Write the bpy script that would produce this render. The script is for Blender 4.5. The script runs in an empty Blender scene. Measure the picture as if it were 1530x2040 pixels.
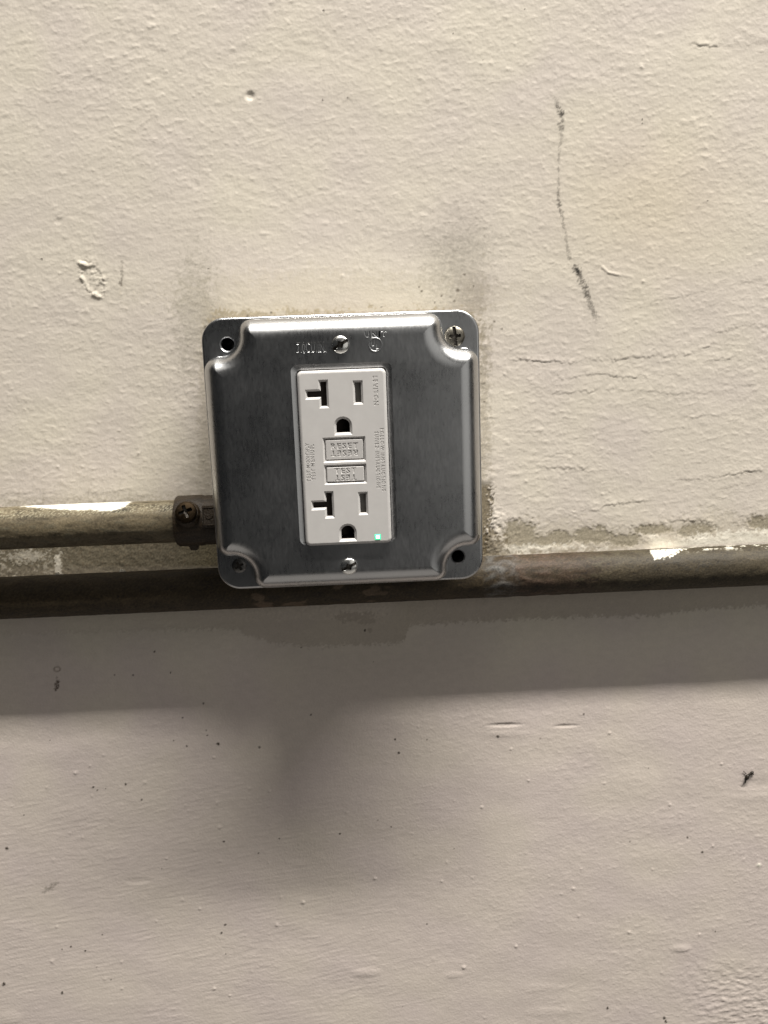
import bpy, bmesh, math, random
import numpy as np
from mathutils import Vector, Matrix

random.seed(7)
scene = bpy.context.scene
col = scene.collection

# ------------------------------------------------------------------ space
# Plan coordinates in millimetres on the wall: x right, y up, z out of the wall.
# Blender: X = x, Y = -z, Z = y, in metres.
def V(x, y, z):
    return Vector((x * .001, -z * .001, y * .001))

# ------------------------------------------------------------------ camera
ROT = np.array([[0.99879231, -0.03637888, 0.03302276],
                [0.04149801, 0.98446332, -0.17061621],
                [-0.02630287, 0.17178054, 0.98478404]])
CAM = np.array([5.05195, 32.82813, 368.31274])
FOC, CX, CY = 1650.0, 765.0, 1020.0
cam_d = bpy.data.cameras.new('camera')
cam = bpy.data.objects.new('camera', cam_d)
col.objects.link(cam)
cam_d.sensor_fit = 'VERTICAL'
cam_d.sensor_height = 24.0
cam_d.sensor_width = 18.0
cam_d.lens = 24.0 * FOC / 2040.0
cam_d.clip_start = .005
cam_d.clip_end = 50
m = Matrix.Identity(4)
for j in range(3):
    a = ROT[j]
    v = Vector((a[0], -a[2], a[1]))
    for i in range(3):
        m[i][j] = v[i]
m.translation = V(*CAM)
cam.matrix_world = m
scene.camera = cam

# ------------------------------------------------------------------ light
world = bpy.data.worlds.new('World')
scene.world = world
world.use_nodes = True
world.node_tree.nodes['Background'].inputs['Color'].default_value = (.95, 1.0, 1.05, 1)
world.node_tree.nodes['Background'].inputs['Strength'].default_value = .014
scene.view_settings.view_transform = 'Standard'
scene.view_settings.look = 'None'
scene.view_settings.exposure = 0
scene.view_settings.gamma = 1
scene.view_settings.use_curve_mapping = False

def area(name, loc, target, sx, sy, power, colour, spread=180):
    d = bpy.data.lights.new(name, 'AREA')
    d.shape = 'RECTANGLE'
    d.size, d.size_y = sx, sy
    d.energy = power
    d.color = colour
    d.spread = math.radians(spread)
    o = bpy.data.objects.new(name, d)
    col.objects.link(o)
    o.location = loc
    o.rotation_euler = (Vector(target) - Vector(loc)).to_track_quat('-Z', 'Y').to_euler()
    return o

# the ceiling tube that throws the shadows of box and conduits down the wall
area('ceiling_tube', (.85, -.79, 2.50), (.85, 0, -.05), 2.55, .13, 212, (1, .963, .898))
# the ceiling round the tube, lit by it
area('ceiling_glow', (.6, -1.15, 2.62), (.6, -1.15, 0), 2.6, 1.6, 8, (1, .96, .90))
# lit part of the room in front of the wall, right of where the photographer stands
area('room_light', (1.45, -2.0, .25), (.3, 0, 0), 2.2, 2.0, 8, (1, .97, .91))
# lit floor below
area('floor_bounce', (.3, -1.35, -1.8), (.3, -1.0, 0), 3.2, 2.0, 8, (1, .92, .83))
# added fill, unseen, high up in the room, lifting the wall's shadows
area('far_ceiling_fill', (-.5, -1.75, 2.35), (0, 0, 0), 1.2, .9, 4, (1, .955, .88))

# ------------------------------------------------------------------ helpers
def tag(o, label=None, cat=None, kind=None, group=None):
    if label: o['label'] = label
    if cat: o['category'] = cat
    if kind: o['kind'] = kind
    if group: o['group'] = group
    return o

def empty(name, loc):
    o = bpy.data.objects.new(name, None)
    o.empty_display_size = .01
    o.location = loc
    col.objects.link(o)
    return o

def link(name, bm, mats, parent=None, smooth=None):
    me = bpy.data.meshes.new(name)
    bm.to_mesh(me)
    bm.free()
    for mt in (mats if isinstance(mats, (list, tuple)) else [mats]):
        me.materials.append(mt)
    if smooth is not None:
        me.shade_smooth()
        me.set_sharp_from_angle(angle=math.radians(smooth))
    o = bpy.data.objects.new(name, me)
    col.objects.link(o)
    if parent is not None:
        o.parent = parent
        o.matrix_parent_inverse = Matrix.Identity(4)
        # meshes are modelled in world coordinates; move them under the parent
        off = Vector((0, 0, 0))
        p = parent
        while p is not None:
            off += p.location
            p = p.parent
        o.location = (0, 0, 0)
        me.transform(Matrix.Translation(-off))
    return o

def project(X, Y, Z):
    q = np.stack([X - CAM[0], Y - CAM[1], Z - CAM[2]], -1) @ ROT.T
    return CX + FOC * q[..., 0] / -q[..., 2], CY - FOC * q[..., 1] / -q[..., 2]

def unproject(px, py, z):
    d = ROT.T @ np.array([(px - CX) / FOC, -(py - CY) / FOC, -1])
    return CAM + d * (z - CAM[2]) / d[2]

def ss(a, b, x):
    t = np.clip((x - a) / (b - a), 0, 1)
    return t * t * (3 - 2 * t)

rng = np.random.default_rng(11)
def fnoise(ny, nx, step, wl, band=.55, ax=1.0, ang=0.0):
    """band-limited noise, unit rms: wavelength wl mm, stretched ax times along angle ang"""
    w = np.fft.rfft2(rng.standard_normal((ny, nx)))
    ky = np.fft.fftfreq(ny, step)[:, None]
    kx = np.fft.rfftfreq(nx, step)[None, :]
    c, s = math.cos(ang), math.sin(ang)
    ku = (kx * c + ky * s) * ax
    kv = -kx * s + ky * c
    k = np.sqrt(ku * ku + kv * kv) + 1e-9
    f = np.exp(-(np.log(k * wl) / band) ** 2 / 2)
    n = np.fft.irfft2(w * f, (ny, nx))
    return n / n.std()

def nodes_of(name):
    mt = bpy.data.materials.new(name)
    mt.use_nodes = True
    nt = mt.node_tree
    return mt, nt, nt.nodes['Principled BSDF']

# ------------------------------------------------------------------ materials
def mat_attr(name, rough, spec, bump_scale, bump_strength, bump_dist, var=.08, speck=None):
    """colour from the mesh's own paint/dirt layer, with grain on top"""
    mt, nt, b = nodes_of(name)
    N, L = nt.nodes.new, nt.links.new
    at = N('ShaderNodeAttribute'); at.attribute_name = 'coat'
    tc = N('ShaderNodeTexCoord')
    no = N('ShaderNodeTexNoise'); no.inputs['Scale'].default_value = bump_scale
    no.inputs['Detail'].default_value = 5
    L(tc.outputs['Object'], no.inputs['Vector'])
    mr = N('ShaderNodeMapRange')
    mr.inputs['From Min'].default_value = .3; mr.inputs['From Max'].default_value = .7
    mr.inputs['To Min'].default_value = 1 - var; mr.inputs['To Max'].default_value = 1 + var
    L(no.outputs['Fac'], mr.inputs['Value'])
    mx = N('ShaderNodeMix'); mx.data_type = 'RGBA'; mx.blend_type = 'MULTIPLY'
    mx.inputs[0].default_value = 1
    L(at.outputs['Color'], mx.inputs[6]); L(mr.outputs['Result'], mx.inputs[7])
    L(mx.outputs[2], b.inputs['Base Color'])
    bp = N('ShaderNodeBump')
    bp.inputs['Strength'].default_value = bump_strength
    bp.inputs['Distance'].default_value = bump_dist
    # relief of the paint where the mesh itself is too coarse to carry it (alpha of the coat)
    n3 = N('ShaderNodeTexNoise'); n3.inputs['Scale'].default_value = 260; n3.inputs['Detail'].default_value = 3
    L(tc.outputs['Object'], n3.inputs['Vector'])
    mu = N('ShaderNodeMath'); mu.operation = 'MULTIPLY'
    L(n3.outputs['Fac'], mu.inputs[0]); L(at.outputs['Alpha'], mu.inputs[1])
    b2 = N('ShaderNodeBump'); b2.inputs['Strength'].default_value = .5; b2.inputs['Distance'].default_value = .0004
    L(mu.outputs[0], b2.inputs['Height']); L(b2.outputs['Normal'], bp.inputs['Normal'])
    L(no.outputs['Fac'], bp.inputs['Height']); L(bp.outputs['Normal'], b.inputs['Normal'])
    b.inputs['Roughness'].default_value = rough
    b.inputs['Specular IOR Level'].default_value = spec
    return mt

M_wall = mat_attr('wall_paint', .55, .30, 900, .25, .0004, .03)
M_pipe = mat_attr('dirty_conduit', .62, .28, 1300, .3, .0004, .2)
M_bronze = mat_attr('grimy_die_cast', .55, .35, 1500, .6, .0005, .25)

def mat_metal(name, colour, rough, var, grain_scale, stretch, bump=0):
    mt, nt, b = nodes_of(name)
    N, L = nt.nodes.new, nt.links.new
    tc = N('ShaderNodeTexCoord')
    mp = N('ShaderNodeMapping'); mp.inputs['Scale'].default_value = stretch
    no = N('ShaderNodeTexNoise'); no.inputs['Scale'].default_value = grain_scale
    no.inputs['Detail'].default_value = 6; no.inputs['Roughness'].default_value = .65
    L(tc.outputs['Object'], mp.inputs['Vector']); L(mp.outputs['Vector'], no.inputs['Vector'])
    n2 = N('ShaderNodeTexNoise'); n2.inputs['Scale'].default_value = 45
    n2.inputs['Detail'].default_value = 4
    L(tc.outputs['Object'], n2.inputs['Vector'])
    ad = N('ShaderNodeMath'); ad.operation = 'ADD'
    L(no.outputs['Fac'], ad.inputs[0]); L(n2.outputs['Fac'], ad.inputs[1])
    r1 = N('ShaderNodeMapRange')
    r1.inputs['From Min'].default_value = .7; r1.inputs['From Max'].default_value = 1.3
    r1.inputs['To Min'].default_value = 1 - var; r1.inputs['To Max'].default_value = 1 + var
    L(ad.outputs[0], r1.inputs['Value'])
    mx = N('ShaderNodeMix'); mx.data_type = 'RGBA'; mx.blend_type = 'MULTIPLY'
    mx.inputs[0].default_value = 1
    mx.inputs[6].default_value = (*colour, 1)
    L(r1.outputs['Result'], mx.inputs[7]); L(mx.outputs[2], b.inputs['Base Color'])
    r2 = N('ShaderNodeMapRange')
    r2.inputs['From Min'].default_value = .7; r2.inputs['From Max'].default_value = 1.3
    r2.inputs['To Min'].default_value = rough * .85; r2.inputs['To Max'].default_value = rough * 1.15
    L(ad.outputs[0], r2.inputs['Value']); L(r2.outputs['Result'], b.inputs['Roughness'])
    b.inputs['Metallic'].default_value = 1
    if bump:
        bp = N('ShaderNodeBump'); bp.inputs['Strength'].default_value = bump
        bp.inputs['Distance'].default_value = .0001
        L(no.outputs['Fac'], bp.inputs['Height']); L(bp.outputs['Normal'], b.inputs['Normal'])
    return mt

M_zinc = mat_metal('zinc_steel', (.475, .48, .488), .295, .08, 1500, (1, 1, .3))
M_box = mat_metal('galvanised_steel', (.45, .45, .44), .45, .2, 900, (1, 1, 1))
M_screw = mat_metal('bright_screw', (.80, .80, .78), .26, .12, 1500, (1, 1, 1))
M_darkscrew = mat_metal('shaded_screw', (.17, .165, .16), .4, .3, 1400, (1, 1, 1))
M_recess = mat_metal('shaded_recess', (.10, .09, .08), .45, .5, 1400, (1, 1, 1))  # shade of the driver recesses put into a darker metal
M_oldscrew = mat_metal('tarnished_screw', (.20, .185, .155), .38, .45, 1400, (1, 1, 1), .3)
M_rustscrew = mat_metal('brown_screw', (.036, .025, .015), .6, .5, 1400, (1, 1, 1), .5)

def mat_plain(name, colour, rough, spec=.5, var=.03, scale=300, metallic=0):
    mt, nt, b = nodes_of(name)
    N, L = nt.nodes.new, nt.links.new
    tc = N('ShaderNodeTexCoord')
    no = N('ShaderNodeTexNoise'); no.inputs['Scale'].default_value = scale
    no.inputs['Detail'].default_value = 4
    L(tc.outputs['Object'], no.inputs['Vector'])
    mr = N('ShaderNodeMapRange')
    mr.inputs['From Min'].default_value = .3; mr.inputs['From Max'].default_value = .7
    mr.inputs['To Min'].default_value = 1 - var; mr.inputs['To Max'].default_value = 1 + var
    L(no.outputs['Fac'], mr.inputs['Value'])
    mx = N('ShaderNodeMix'); mx.data_type = 'RGBA'; mx.blend_type = 'MULTIPLY'
    mx.inputs[0].default_value = 1; mx.inputs[6].default_value = (*colour, 1)
    L(mr.outputs['Result'], mx.inputs[7]); L(mx.outputs[2], b.inputs['Base Color'])
    b.inputs['Roughness'].default_value = rough
    b.inputs['Specular IOR Level'].default_value = spec
    b.inputs['Metallic'].default_value = metallic
    return mt

M_plastic = mat_plain('white_plastic', (.56, .542, .528), .38, .45)
M_slot = mat_plain('slot_inside', (.10, .082, .07), .6, .3)  # shade inside the openings put into the colour, with the contacts' brown
M_shutter = mat_plain('slot_shutter', (.30, .29, .27), .5, .3)
M_bug = mat_plain('insect_shell', (.02, .015, .01), .5, .4, .3, 2000)
M_flake = mat_plain('white_paint_flake', (.78, .74, .64), .6, .3, .06, 900)

def mat_emit(name, colour, strength):
    mt, nt, b = nodes_of(name)
    b.inputs['Base Color'].default_value = (*colour, 1)
    b.inputs['Emission Color'].default_value = (*colour, 1)
    b.inputs['Emission Strength'].default_value = strength
    b.inputs['Roughness'].default_value = .3
    return mt
M_led = mat_emit('led_green', (.06, .75, .33), 1.3)
M_led_core = mat_emit('led_core', (.50, 1.0, .74), 6)

# ================================================================== WALL
STEP = .45
x_in = np.arange(-196, 214, STEP)
y_in = np.arange(-318, 198, STEP)
NX, NY = len(x_in), len(y_in)
GX, GY = np.meshgrid(x_in, y_in)
PX, PY = project(GX, GY, np.zeros_like(GX))
PXMM = 4.5                                    # photo pixels per mm on the wall, about

nz = lambda wl, **k: fnoise(NY, NX, STEP, wl, **k)
n_fine = nz(1.7, ax=1.3)
n_stip = nz(2.9, band=.55, ax=1.5, ang=.03)
n_stip2 = nz(5.2, band=.5, ax=1.9)
n_wave = nz(28, band=.5, ax=1.6)
n_big = nz(90, band=.4)
n_hue = nz(60, band=.5)
n_str = nz(2.6, band=.4, ax=7, ang=-.15 * -1)
n_rag = nz(9, band=.9)
n_rag2 = nz(3, band=.8)
n_grain = nz(1.4, band=.5)

# relief (mm): rolled paint with soft lumps, flatter and brushed low on the left
amp = .35 + .65 * ss(1500, 900, PY + .0 * PX) + .45 * ss(700, 1500, PX) * ss(1350, 1700, PY) + .12 * n_big
amp = np.clip(amp, .25, 1.5)
amp *= 1 - .45 * np.exp(-(((PX - 670) / 330) ** 2 + ((PY - 590) / 60) ** 2))
lump = np.exp(np.clip(n_stip + .5 * n_stip2, -2.5, 2.6) * .55) - 1.2
H = .92 * amp * (.026 * lump + .012 * n_stip2 + .0055 * n_fine) + .035 * n_wave
low_left = ss(1450, 1650, PY) * ss(1000, 600, PX)
H += .010 * n_str * (.25 + low_left)
rough_lr = ss(1330, 1430, PX) * ss(1900, 1960, PY)
H += rough_lr * .055 * np.clip(n_stip2 + .4 * n_stip, -1.5, 2)

COAT = np.empty((NY, NX, 3))
paint = np.array([.645, .586, .512])
COAT[:] = paint
hue = np.clip(n_hue, -2, 2)[..., None]
COAT *= 1 + hue * np.array([-.012, -.016, -.004])
COAT *= 1 + .012 * np.clip(n_stip2, -2, 2)[..., None]
warm = np.exp(-(((PX - 1300) / 170) ** 2 + ((PY - 400) / 150) ** 2))[..., None]
COAT *= 1 - warm * np.array([.00, .02, .09])
lowmask = ss(1240, 1400, PY)[..., None]
COAT *= 1 - lowmask * np.array([.035, .065, .030])     # lower wall: pinker cast of its dimmer light put into the coat

def over(mask, c, jitter=None):
    """lay a coat of colour c over the wall where mask is 1"""
    global COAT
    c = np.array(c)
    k = np.clip(mask, 0, 1)[..., None]
    cc = c if jitter is None else c * (1 + jitter[..., None])
    COAT = COAT * (1 - k) + cc * k

def box(x0, x1, y0, y1, soft=4, wob=0):
    """soft-edged rectangle in photo pixels with a ragged rim"""
    w = wob * (n_rag * .7 + n_rag2 * .4)
    return ss(x0 - soft, x0 + soft, PX + w) * ss(x1 + soft, x1 - soft, PX + w) * \
        ss(y0 - soft, y0 + soft, PY + w) * ss(y1 + soft, y1 - soft, PY + w)

def ell(cx, cy, rx, ry, wob=.0, soft=.25):
    d = np.sqrt(((PX - cx) / rx) ** 2 + ((PY - cy) / ry) ** 2) + wob * (n_rag * .7 + n_rag2 * .5)
    return ss(1 + soft, 1 - soft, d)

def poly_y(pts, X=None):
    p = np.array(pts, float)
    return np.interp(PX if X is None else X, p[:, 0], p[:, 1])

def window(px0, px1, py0, py1):
    sel = (PX > px0) & (PX < px1) & (PY > py0) & (PY < py1)
    r = np.where(sel.any(1))[0]; c = np.where(sel.any(0))[0]
    if not len(r): return None
    return slice(r[0], r[-1] + 1), slice(c[0], c[-1] + 1)

def polydist(pts, sl):
    X, Y = PX[sl], PY[sl]
    best = np.full(X.shape, 1e9); tt = np.zeros(X.shape)
    n = len(pts) - 1
    for i in range(n):
        (x0, y0), (x1, y1) = pts[i][:2], pts[i + 1][:2]
        dx, dy = x1 - x0, y1 - y0
        t = np.clip(((X - x0) * dx + (Y - y0) * dy) / (dx * dx + dy * dy + 1e-9), 0, 1)
        d = np.hypot(X - x0 - t * dx, Y - y0 - t * dy)
        mk = d < best
        best = np.where(mk, d, best); tt = np.where(mk, (i + t) / n, tt)
    return best, tt

def stroke(pts, width, c, alpha, rag=.6, thr=0.0):
    """rubbed mark along a polyline; points carry an optional third value, its darkness"""
    xs = [p[0] for p in pts]; ys = [p[1] for p in pts]
    sl = window(min(xs) - 20, max(xs) + 20, min(ys) - 20, max(ys) + 20)
    if sl is None: return
    d, t = polydist(pts, sl)
    dark = np.interp(t, np.linspace(0, 1, len(pts)), [p[2] if len(p) > 2 else 1 for p in pts])
    wid = np.interp(t, np.linspace(0, 1, len(pts)), [p[3] if len(p) > 3 else width for p in pts])
    k = ss(wid * 1.15, wid * .35, d + rag * wid * .5 * n_rag2[sl])
    k = k * dark * alpha * np.clip(.9 + .28 * n_grain[sl] + .35 * n_stip[sl] - thr, 0, 1)
    k = np.clip(k, 0, 1)[..., None]
    COAT[sl] = COAT[sl] * (1 - k) + np.array(c) * k

def crack(pts, A, fall=16, seed=0):
    """overlapping lip of old paint: raised above the line, dropping sharply under it"""
    xs = [p[0] for p in pts]; ys = [p[1] for p in pts]
    sl = window(min(xs) - 12, max(xs) + 12, min(ys) - 70, max(ys) + 30)
    if sl is None: return
    yl = poly_y(pts, PX[sl]) + 0.8 * n_rag2[sl] + 1.5 * n_rag[sl]
    up = yl - PY[sl]
    ends = ss(xs[0] - 6, xs[0] + 25, PX[sl]) * ss(xs[-1] + 6, xs[-1] - 25, PX[sl])
    a = A * ends * np.clip(.75 + .5 * np.sin(PX[sl] * .031 + seed) + .35 * n_rag[sl], .15, 1.5)
    lip = np.where(up > -1, np.exp(-np.maximum(up, 0) / fall), 0) * ss(-1.5, .8, up)
    groove = np.exp(-((up + 2.2) / 1.8) ** 2)
    H[sl] += a * lip - .25 * a * groove
    k = (.12 * groove * np.clip(a / .2, 0, 1))[..., None]
    COAT[sl] = COAT[sl] * (1 - k) + np.array([.30, .26, .20]) * k

def nib(cx, cy, r, h, c=None, k=.7):
    sl = window(cx - 4 * r - 4, cx + 4 * r + 4, cy - 4 * r - 4, cy + 4 * r + 4)
    if sl is None: return
    d = np.hypot((PX[sl] - cx), (PY[sl] - cy)) / r
    H[sl] += h * np.exp(-d * d * 1.1)
    if c is not None:
        kk = (k * ss(1.25, .6, d + .15 * n_rag2[sl]))[..., None]
        COAT[sl] = COAT[sl] * (1 - kk) + np.array(c) * kk

DARK = (.045, .038, .030)
GREY = (.33, .295, .23)
TAN = (.33, .265, .165)
WHITE = (.80, .755, .655)

# --- grime round the steel box
halo = box(398, 962, 600, 1180, 6, 6)
over(box(418, 950, 622, 700, 5, 9) * .8, (.36, .30, .20), .06 * n_grain + .12 * n_rag2)
over(box(404, 958, 606, 700, 8, 8) * .25, (.42, .355, .25))
over(ell(650, 585, 270, 42, .25, .6) * .30, (.50, .44, .32))
over(ell(388, 635, 38, 110, .3, .6) * .55, (.41, .375, .31), .06 * n_grain + .05 * n_rag2)
over(ell(410, 850, 16, 190, .3, .6) * .4, (.42, .37, .28), .1 * n_grain)
over(ell(412, 950, 40, 45, .3, .6) * .35, (.40, .36, .29))
over(ell(915, 525, 55, 80, .35, .8) * np.clip(.40 + .08 * n_stip + .10 * n_rag, 0, .62), (.27, .245, .205))
over(ell(945, 590, 34, 40, .3, .7) * np.clip(.34 + .16 * n_rag2 + .10 * n_rag, 0, .7), (.25, .21, .16))
over(ell(848, 480, 90, 45, .3, .9) * .12, (.30, .27, .24))
over(ell(963, 850, 12, 190, .5, .6) * .55, (.36, .315, .24), .14 * n_grain)
over(ell(966, 700, 14, 40, .5, .6) * .5, (.34, .30, .24))
for (x, y, r) in ((912, 578, 5), (925, 546, 4), (840, 580, 4), (835, 572, 3), (880, 590, 3), (905, 600, 4), (985, 640, 4), (944, 570, 3),
                  (1000, 655, 3), (540, 622, 4), (493, 630, 5), (866, 602, 3), (958, 745, 3), (965, 800, 3), (409, 652, 6), (760, 612, 3)):
    nib(x, y, r * .65, .03, (.10, .08, .055), .75)

# --- top-left chip where a flake of paint has broken away
sl = window(135, 235, 500, 610)
u = (PX[sl] - 183) * .93 + (PY[sl] - 556) * .37
v = -(PX[sl] - 183) * .37 + (PY[sl] - 556) * .93
# long axis leans from upper left to lower right
ca, sa = math.cos(math.radians(62)), math.sin(math.radians(62))
uu = (PX[sl] - 184) * ca + (PY[sl] - 556) * sa
vv = -(PX[sl] - 184) * sa + (PY[sl] - 556) * ca
dd = np.sqrt((uu / 39) ** 2 + (vv / 20) ** 2) + .10 * n_rag2[sl] + .06 * n_rag[sl]
inside = ss(1.05, .92, dd)
rim = np.exp(-((dd - 1.06) / .09) ** 2)
H[sl] += -.14 * inside + .26 * rim * np.clip(.5 + .5 * n_rag[sl] + .35 * n_rag2[sl], 0, 1.5)
H[sl] += inside * .17 * np.where(n_rag[sl] + .5 * n_rag2[sl] > .2, 1, 0)
for (x0, y0, x1, y1, w, h) in ((151, 521, 182, 531, 4.5, .55), (181, 584, 202, 592, 4, .45), (157, 545, 176, 575, 4, .28), (196, 558, 212, 568, 3, .22)):
    s2 = window(x0 - 14, x1 + 14, y0 - 14, y1 + 16)
    d, t = polydist([(x0, y0), (x1, y1)], s2)
    side = (PX[s2] - x0) * (y1 - y0) - (PY[s2] - y0) * (x1 - x0)
    H[s2] += h * ss(w * 1.2, w * .4, d) * np.clip(np.sin(np.pi * np.clip(t, .05, .95)), 0, 1)
    kk = (.5 * ss(w, w * .4, d))[..., None]
    COAT[s2] = COAT[s2] * (1 - kk) + np.array([.74, .68, .58]) * kk
nib(165, 620, 3, .12); nib(172, 619, 4, .18); nib(153, 618, 3, .1)

# --- rubbed black scuffs
stroke([(1106, 196, .3, 5), (1112, 212, .8, 6), (1117, 226, 1, 6), (1120, 240, .7, 5), (1117, 252, .75, 6), (1120, 272, .35, 4), (1114, 300, .4, 3), (1113, 330, .4, 2.5), (1113, 370, .45, 2.5),
        (1112, 395, .75, 4), (1114, 408, .8, 4.5), (1120, 430, .55, 4), (1123, 450, .5, 3), (1128, 480, .4, 4), (1134, 516, .55, 4)], 3, DARK, .95, thr=.0)
stroke([(1146, 532, 1, 7), (1151, 541, 1.2, 7.5), (1156, 553, .8, 7), (1163, 568, .95, 7), (1170, 588, .9, 6.5), (1176, 605, .6, 7), (1183, 622, .75, 6), (1190, 640, .2, 5)], 6, DARK, .85)
nib(1150, 539, 5, 0, (.02, .018, .015), .85)
stroke([(1170, 610, .3, 9), (1176, 640, .2, 8), (1190, 668, .5, 5)], 6, DARK, .35)
stroke([(1128, 185, .2, 9), (1140, 200, .15, 9)], 8, DARK, .3)
stroke([(243, 519, .5, 2.5), (243, 538, .5, 2.5), (243, 555, .7, 3), (240, 567, .9, 4)], 3, (.12, .10, .08), .8)
stroke([(232, 552, .2, 4), (248, 560, .3, 3)], 4, (.2, .17, .14), .5)
stroke([(115, 1757, .5, 4), (100, 1769, .9, 7), (88, 1776, .6, 4)], 5, (.20, .175, .145), .8)
stroke([(1196, 530, .6, 3), (1180, 540, .3, 2)], 2, (.3, .26, .2), .6)
# raised curl of a bristle in the paint
for a_, b_ in (((1200, 532), (1212, 543)), ((1212, 543), (1232, 547)), ((1232, 547), (1258, 551))):
    s2 = window(min(a_[0], b_[0]) - 8, max(a_[0], b_[0]) + 8, min(a_[1], b_[1]) - 8, max(a_[1], b_[1]) + 8)
    d, t = polydist([a_, b_], s2)
    H[s2] = np.maximum(H[s2], H[s2] * .5 + .28 * np.exp(-(d / 2.4) ** 2) * (1 if b_[0] < 1240 else .35))

# --- cracks and lips right of the box
c3 = lambda L: [(930 + .3922 * x, 450 + .3922 * y) for x, y in L]
CR = [([(200, 680), (290, 675), (420, 687), (450, 683), (520, 692), (600, 683), (760, 677), (900, 668), (1080, 655), (1180, 628), (1270, 580)], .26),
      ([(400, 762), (460, 755), (490, 780), (560, 762), (680, 752), (800, 770), (900, 757), (1100, 752)], .24),
      ([(360, 852), (500, 848), (620, 838), (700, 825), (860, 826), (1000, 850), (1200, 850), (1360, 820), (1530, 790)], .16),
      ([(230, 1045), (320, 1050), (360, 1075)], .18),
      ([(850, 1052), (1000, 1035), (1150, 1020), (1260, 1000)], .15),
      ([(1060, 975), (1290, 960), (1530, 945)], .13),
      ([(300, 1225), (580, 1228), (650, 1252)], .2),
      ([(1060, 1285), (1230, 1280), (1300, 1270), (1420, 1245), (1530, 1240)], .27),
      ([(440, 1480), (500, 1465), (560, 1450), (640, 1440), (670, 1450), (700, 1420), (760, 1415), (850, 1400), (970, 1393)], .26),
      ([(760, 1535), (820, 1520), (850, 1530), (920, 1515), (1060, 1500), (1160, 1495), (1270, 1502)], .28),
      ([(860, 395), (1000, 375), (1200, 330), (1400, 290), (1530, 270)], .15),
      ([(1230, 550), (1450, 500), (1530, 495)], .15),
      ([(170, 1498), (230, 1485), (290, 1495)], .2),
      ([(1330, 1505), (1400, 1510), (1440, 1490), (1530, 1485)], .2),
      ([(390, 1168), (480, 1155), (620, 1150)], .12),
      ([(1080, 445), (1270, 400)], .10),
      ([(1180, 695), (1350, 660), (1530, 640)], .14),
      ([(700, 920), (780, 912), (860, 930)], .13),
      ([(600, 1330), (720, 1345), (830, 1345)], .10),
      ([(1290, 1330), (1530, 1290)], .12),
      ([(1130, 1200), (1260, 1190), (1400, 1180)], .09),
      ([(880, 900), (960, 930), (1010, 945)], .11)]
for i, (L, A) in enumerate(CR):
    crack(c3(L), A * .62, 13, i * 1.7)
crack([(1370, 86), (1410, 90), (1480, 90), (1540, 82)], .22, 20, 3)
crack([(0, 985), (60, 980), (150, 985), (260, 975), (330, 978)], .05, 12, 1)
for (x, y) in ((968, 688), (975, 700), (963, 760), (969, 830), (965, 905), (980, 950), (990, 935), (975, 1000)):
    nib(x, y, 6, .15)

# --- paint broken away above the right-hand conduit
ypipe = 1105 - .051 * (PX - 1000)
right = ss(950, 962, PX)
dpip = ypipe - PY
peel = right * ss(52, 40, dpip + 10 * n_rag + 5 * n_rag2 + 16 * np.sin(PX * .021)) * ss(1600, 1590, PX) * ss(-4, 0, dpip)
patch = np.clip(ell(1035, 1066, 34, 30, .17) + ell(1115, 1073, 28, 16, .17) + ell(1180, 1068, 38, 18, .17) + ell(1075, 1080, 30, 12, .17)
                + ell(1245, 1076, 34, 14, .17) + ell(1390, 1058, 40, 14, .17) + ell(1522, 1043, 34, 17, .17) + ell(1300, 1055, 40, 10, .17), 0, 1) * right
patch *= ss(-2, 2, dpip)
over(peel * .35, (.56, .505, .40), .08 * n_grain)
over(patch * .92, (.33, .29, .215), .09 * n_grain + .08 * n_rag2)
H -= .16 * patch + .06 * peel
wh = right * ss(1285, 1310, PX) * ss(26, 18, dpip + 5 * n_rag + 3 * n_rag2) * ss(-3, 1, dpip) * (1 - .85 * ell(1345, 1063, 30, 14, .4)) * (1 - .8 * ell(1230, 1085, 60, 10))
over(wh * .95, WHITE, .03 * n_grain)
over(ell(1040, 1092, 95, 7, .5) * .7, WHITE)
H += .10 * ell(1040, 1090, 90, 8, .6) * np.clip(.5 + .5 * n_rag, 0, 1.6)
H += .30 * ell(986, 1062, 11, 42, .2) * np.clip(.7 + .35 * n_rag, 0, 1.5)
H += .22 * ell(992, 1035, 16, 30, .2) * np.clip(.5 + .5 * n_rag, 0, 1.3)
over(right * np.exp(-(dpip / 7.0) ** 2) * np.clip(.35 + .3 * n_rag, 0, .7) * ss(1290, 1200, PX), (.30, .25, .17))
over(right * np.exp(-((dpip - 30) / 26.0) ** 2) * np.clip(.12 + .14 * n_rag, 0, .35), (.42, .37, .28))
strip = ss(950, 955, PX) * ss(978, 971, PX + 4 * n_rag2 + 5 * np.sin(PY * .03)) * ss(955, 975, PY) * ss(1112, 1104, PY)
over(strip * .9, (.19, .155, .10), .14 * n_grain + .1 * n_rag2)
over(ell(978, 1088, 34, 24, .35) * .75, (.16, .125, .075), .2 * n_grain)
H -= .35 * strip

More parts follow.
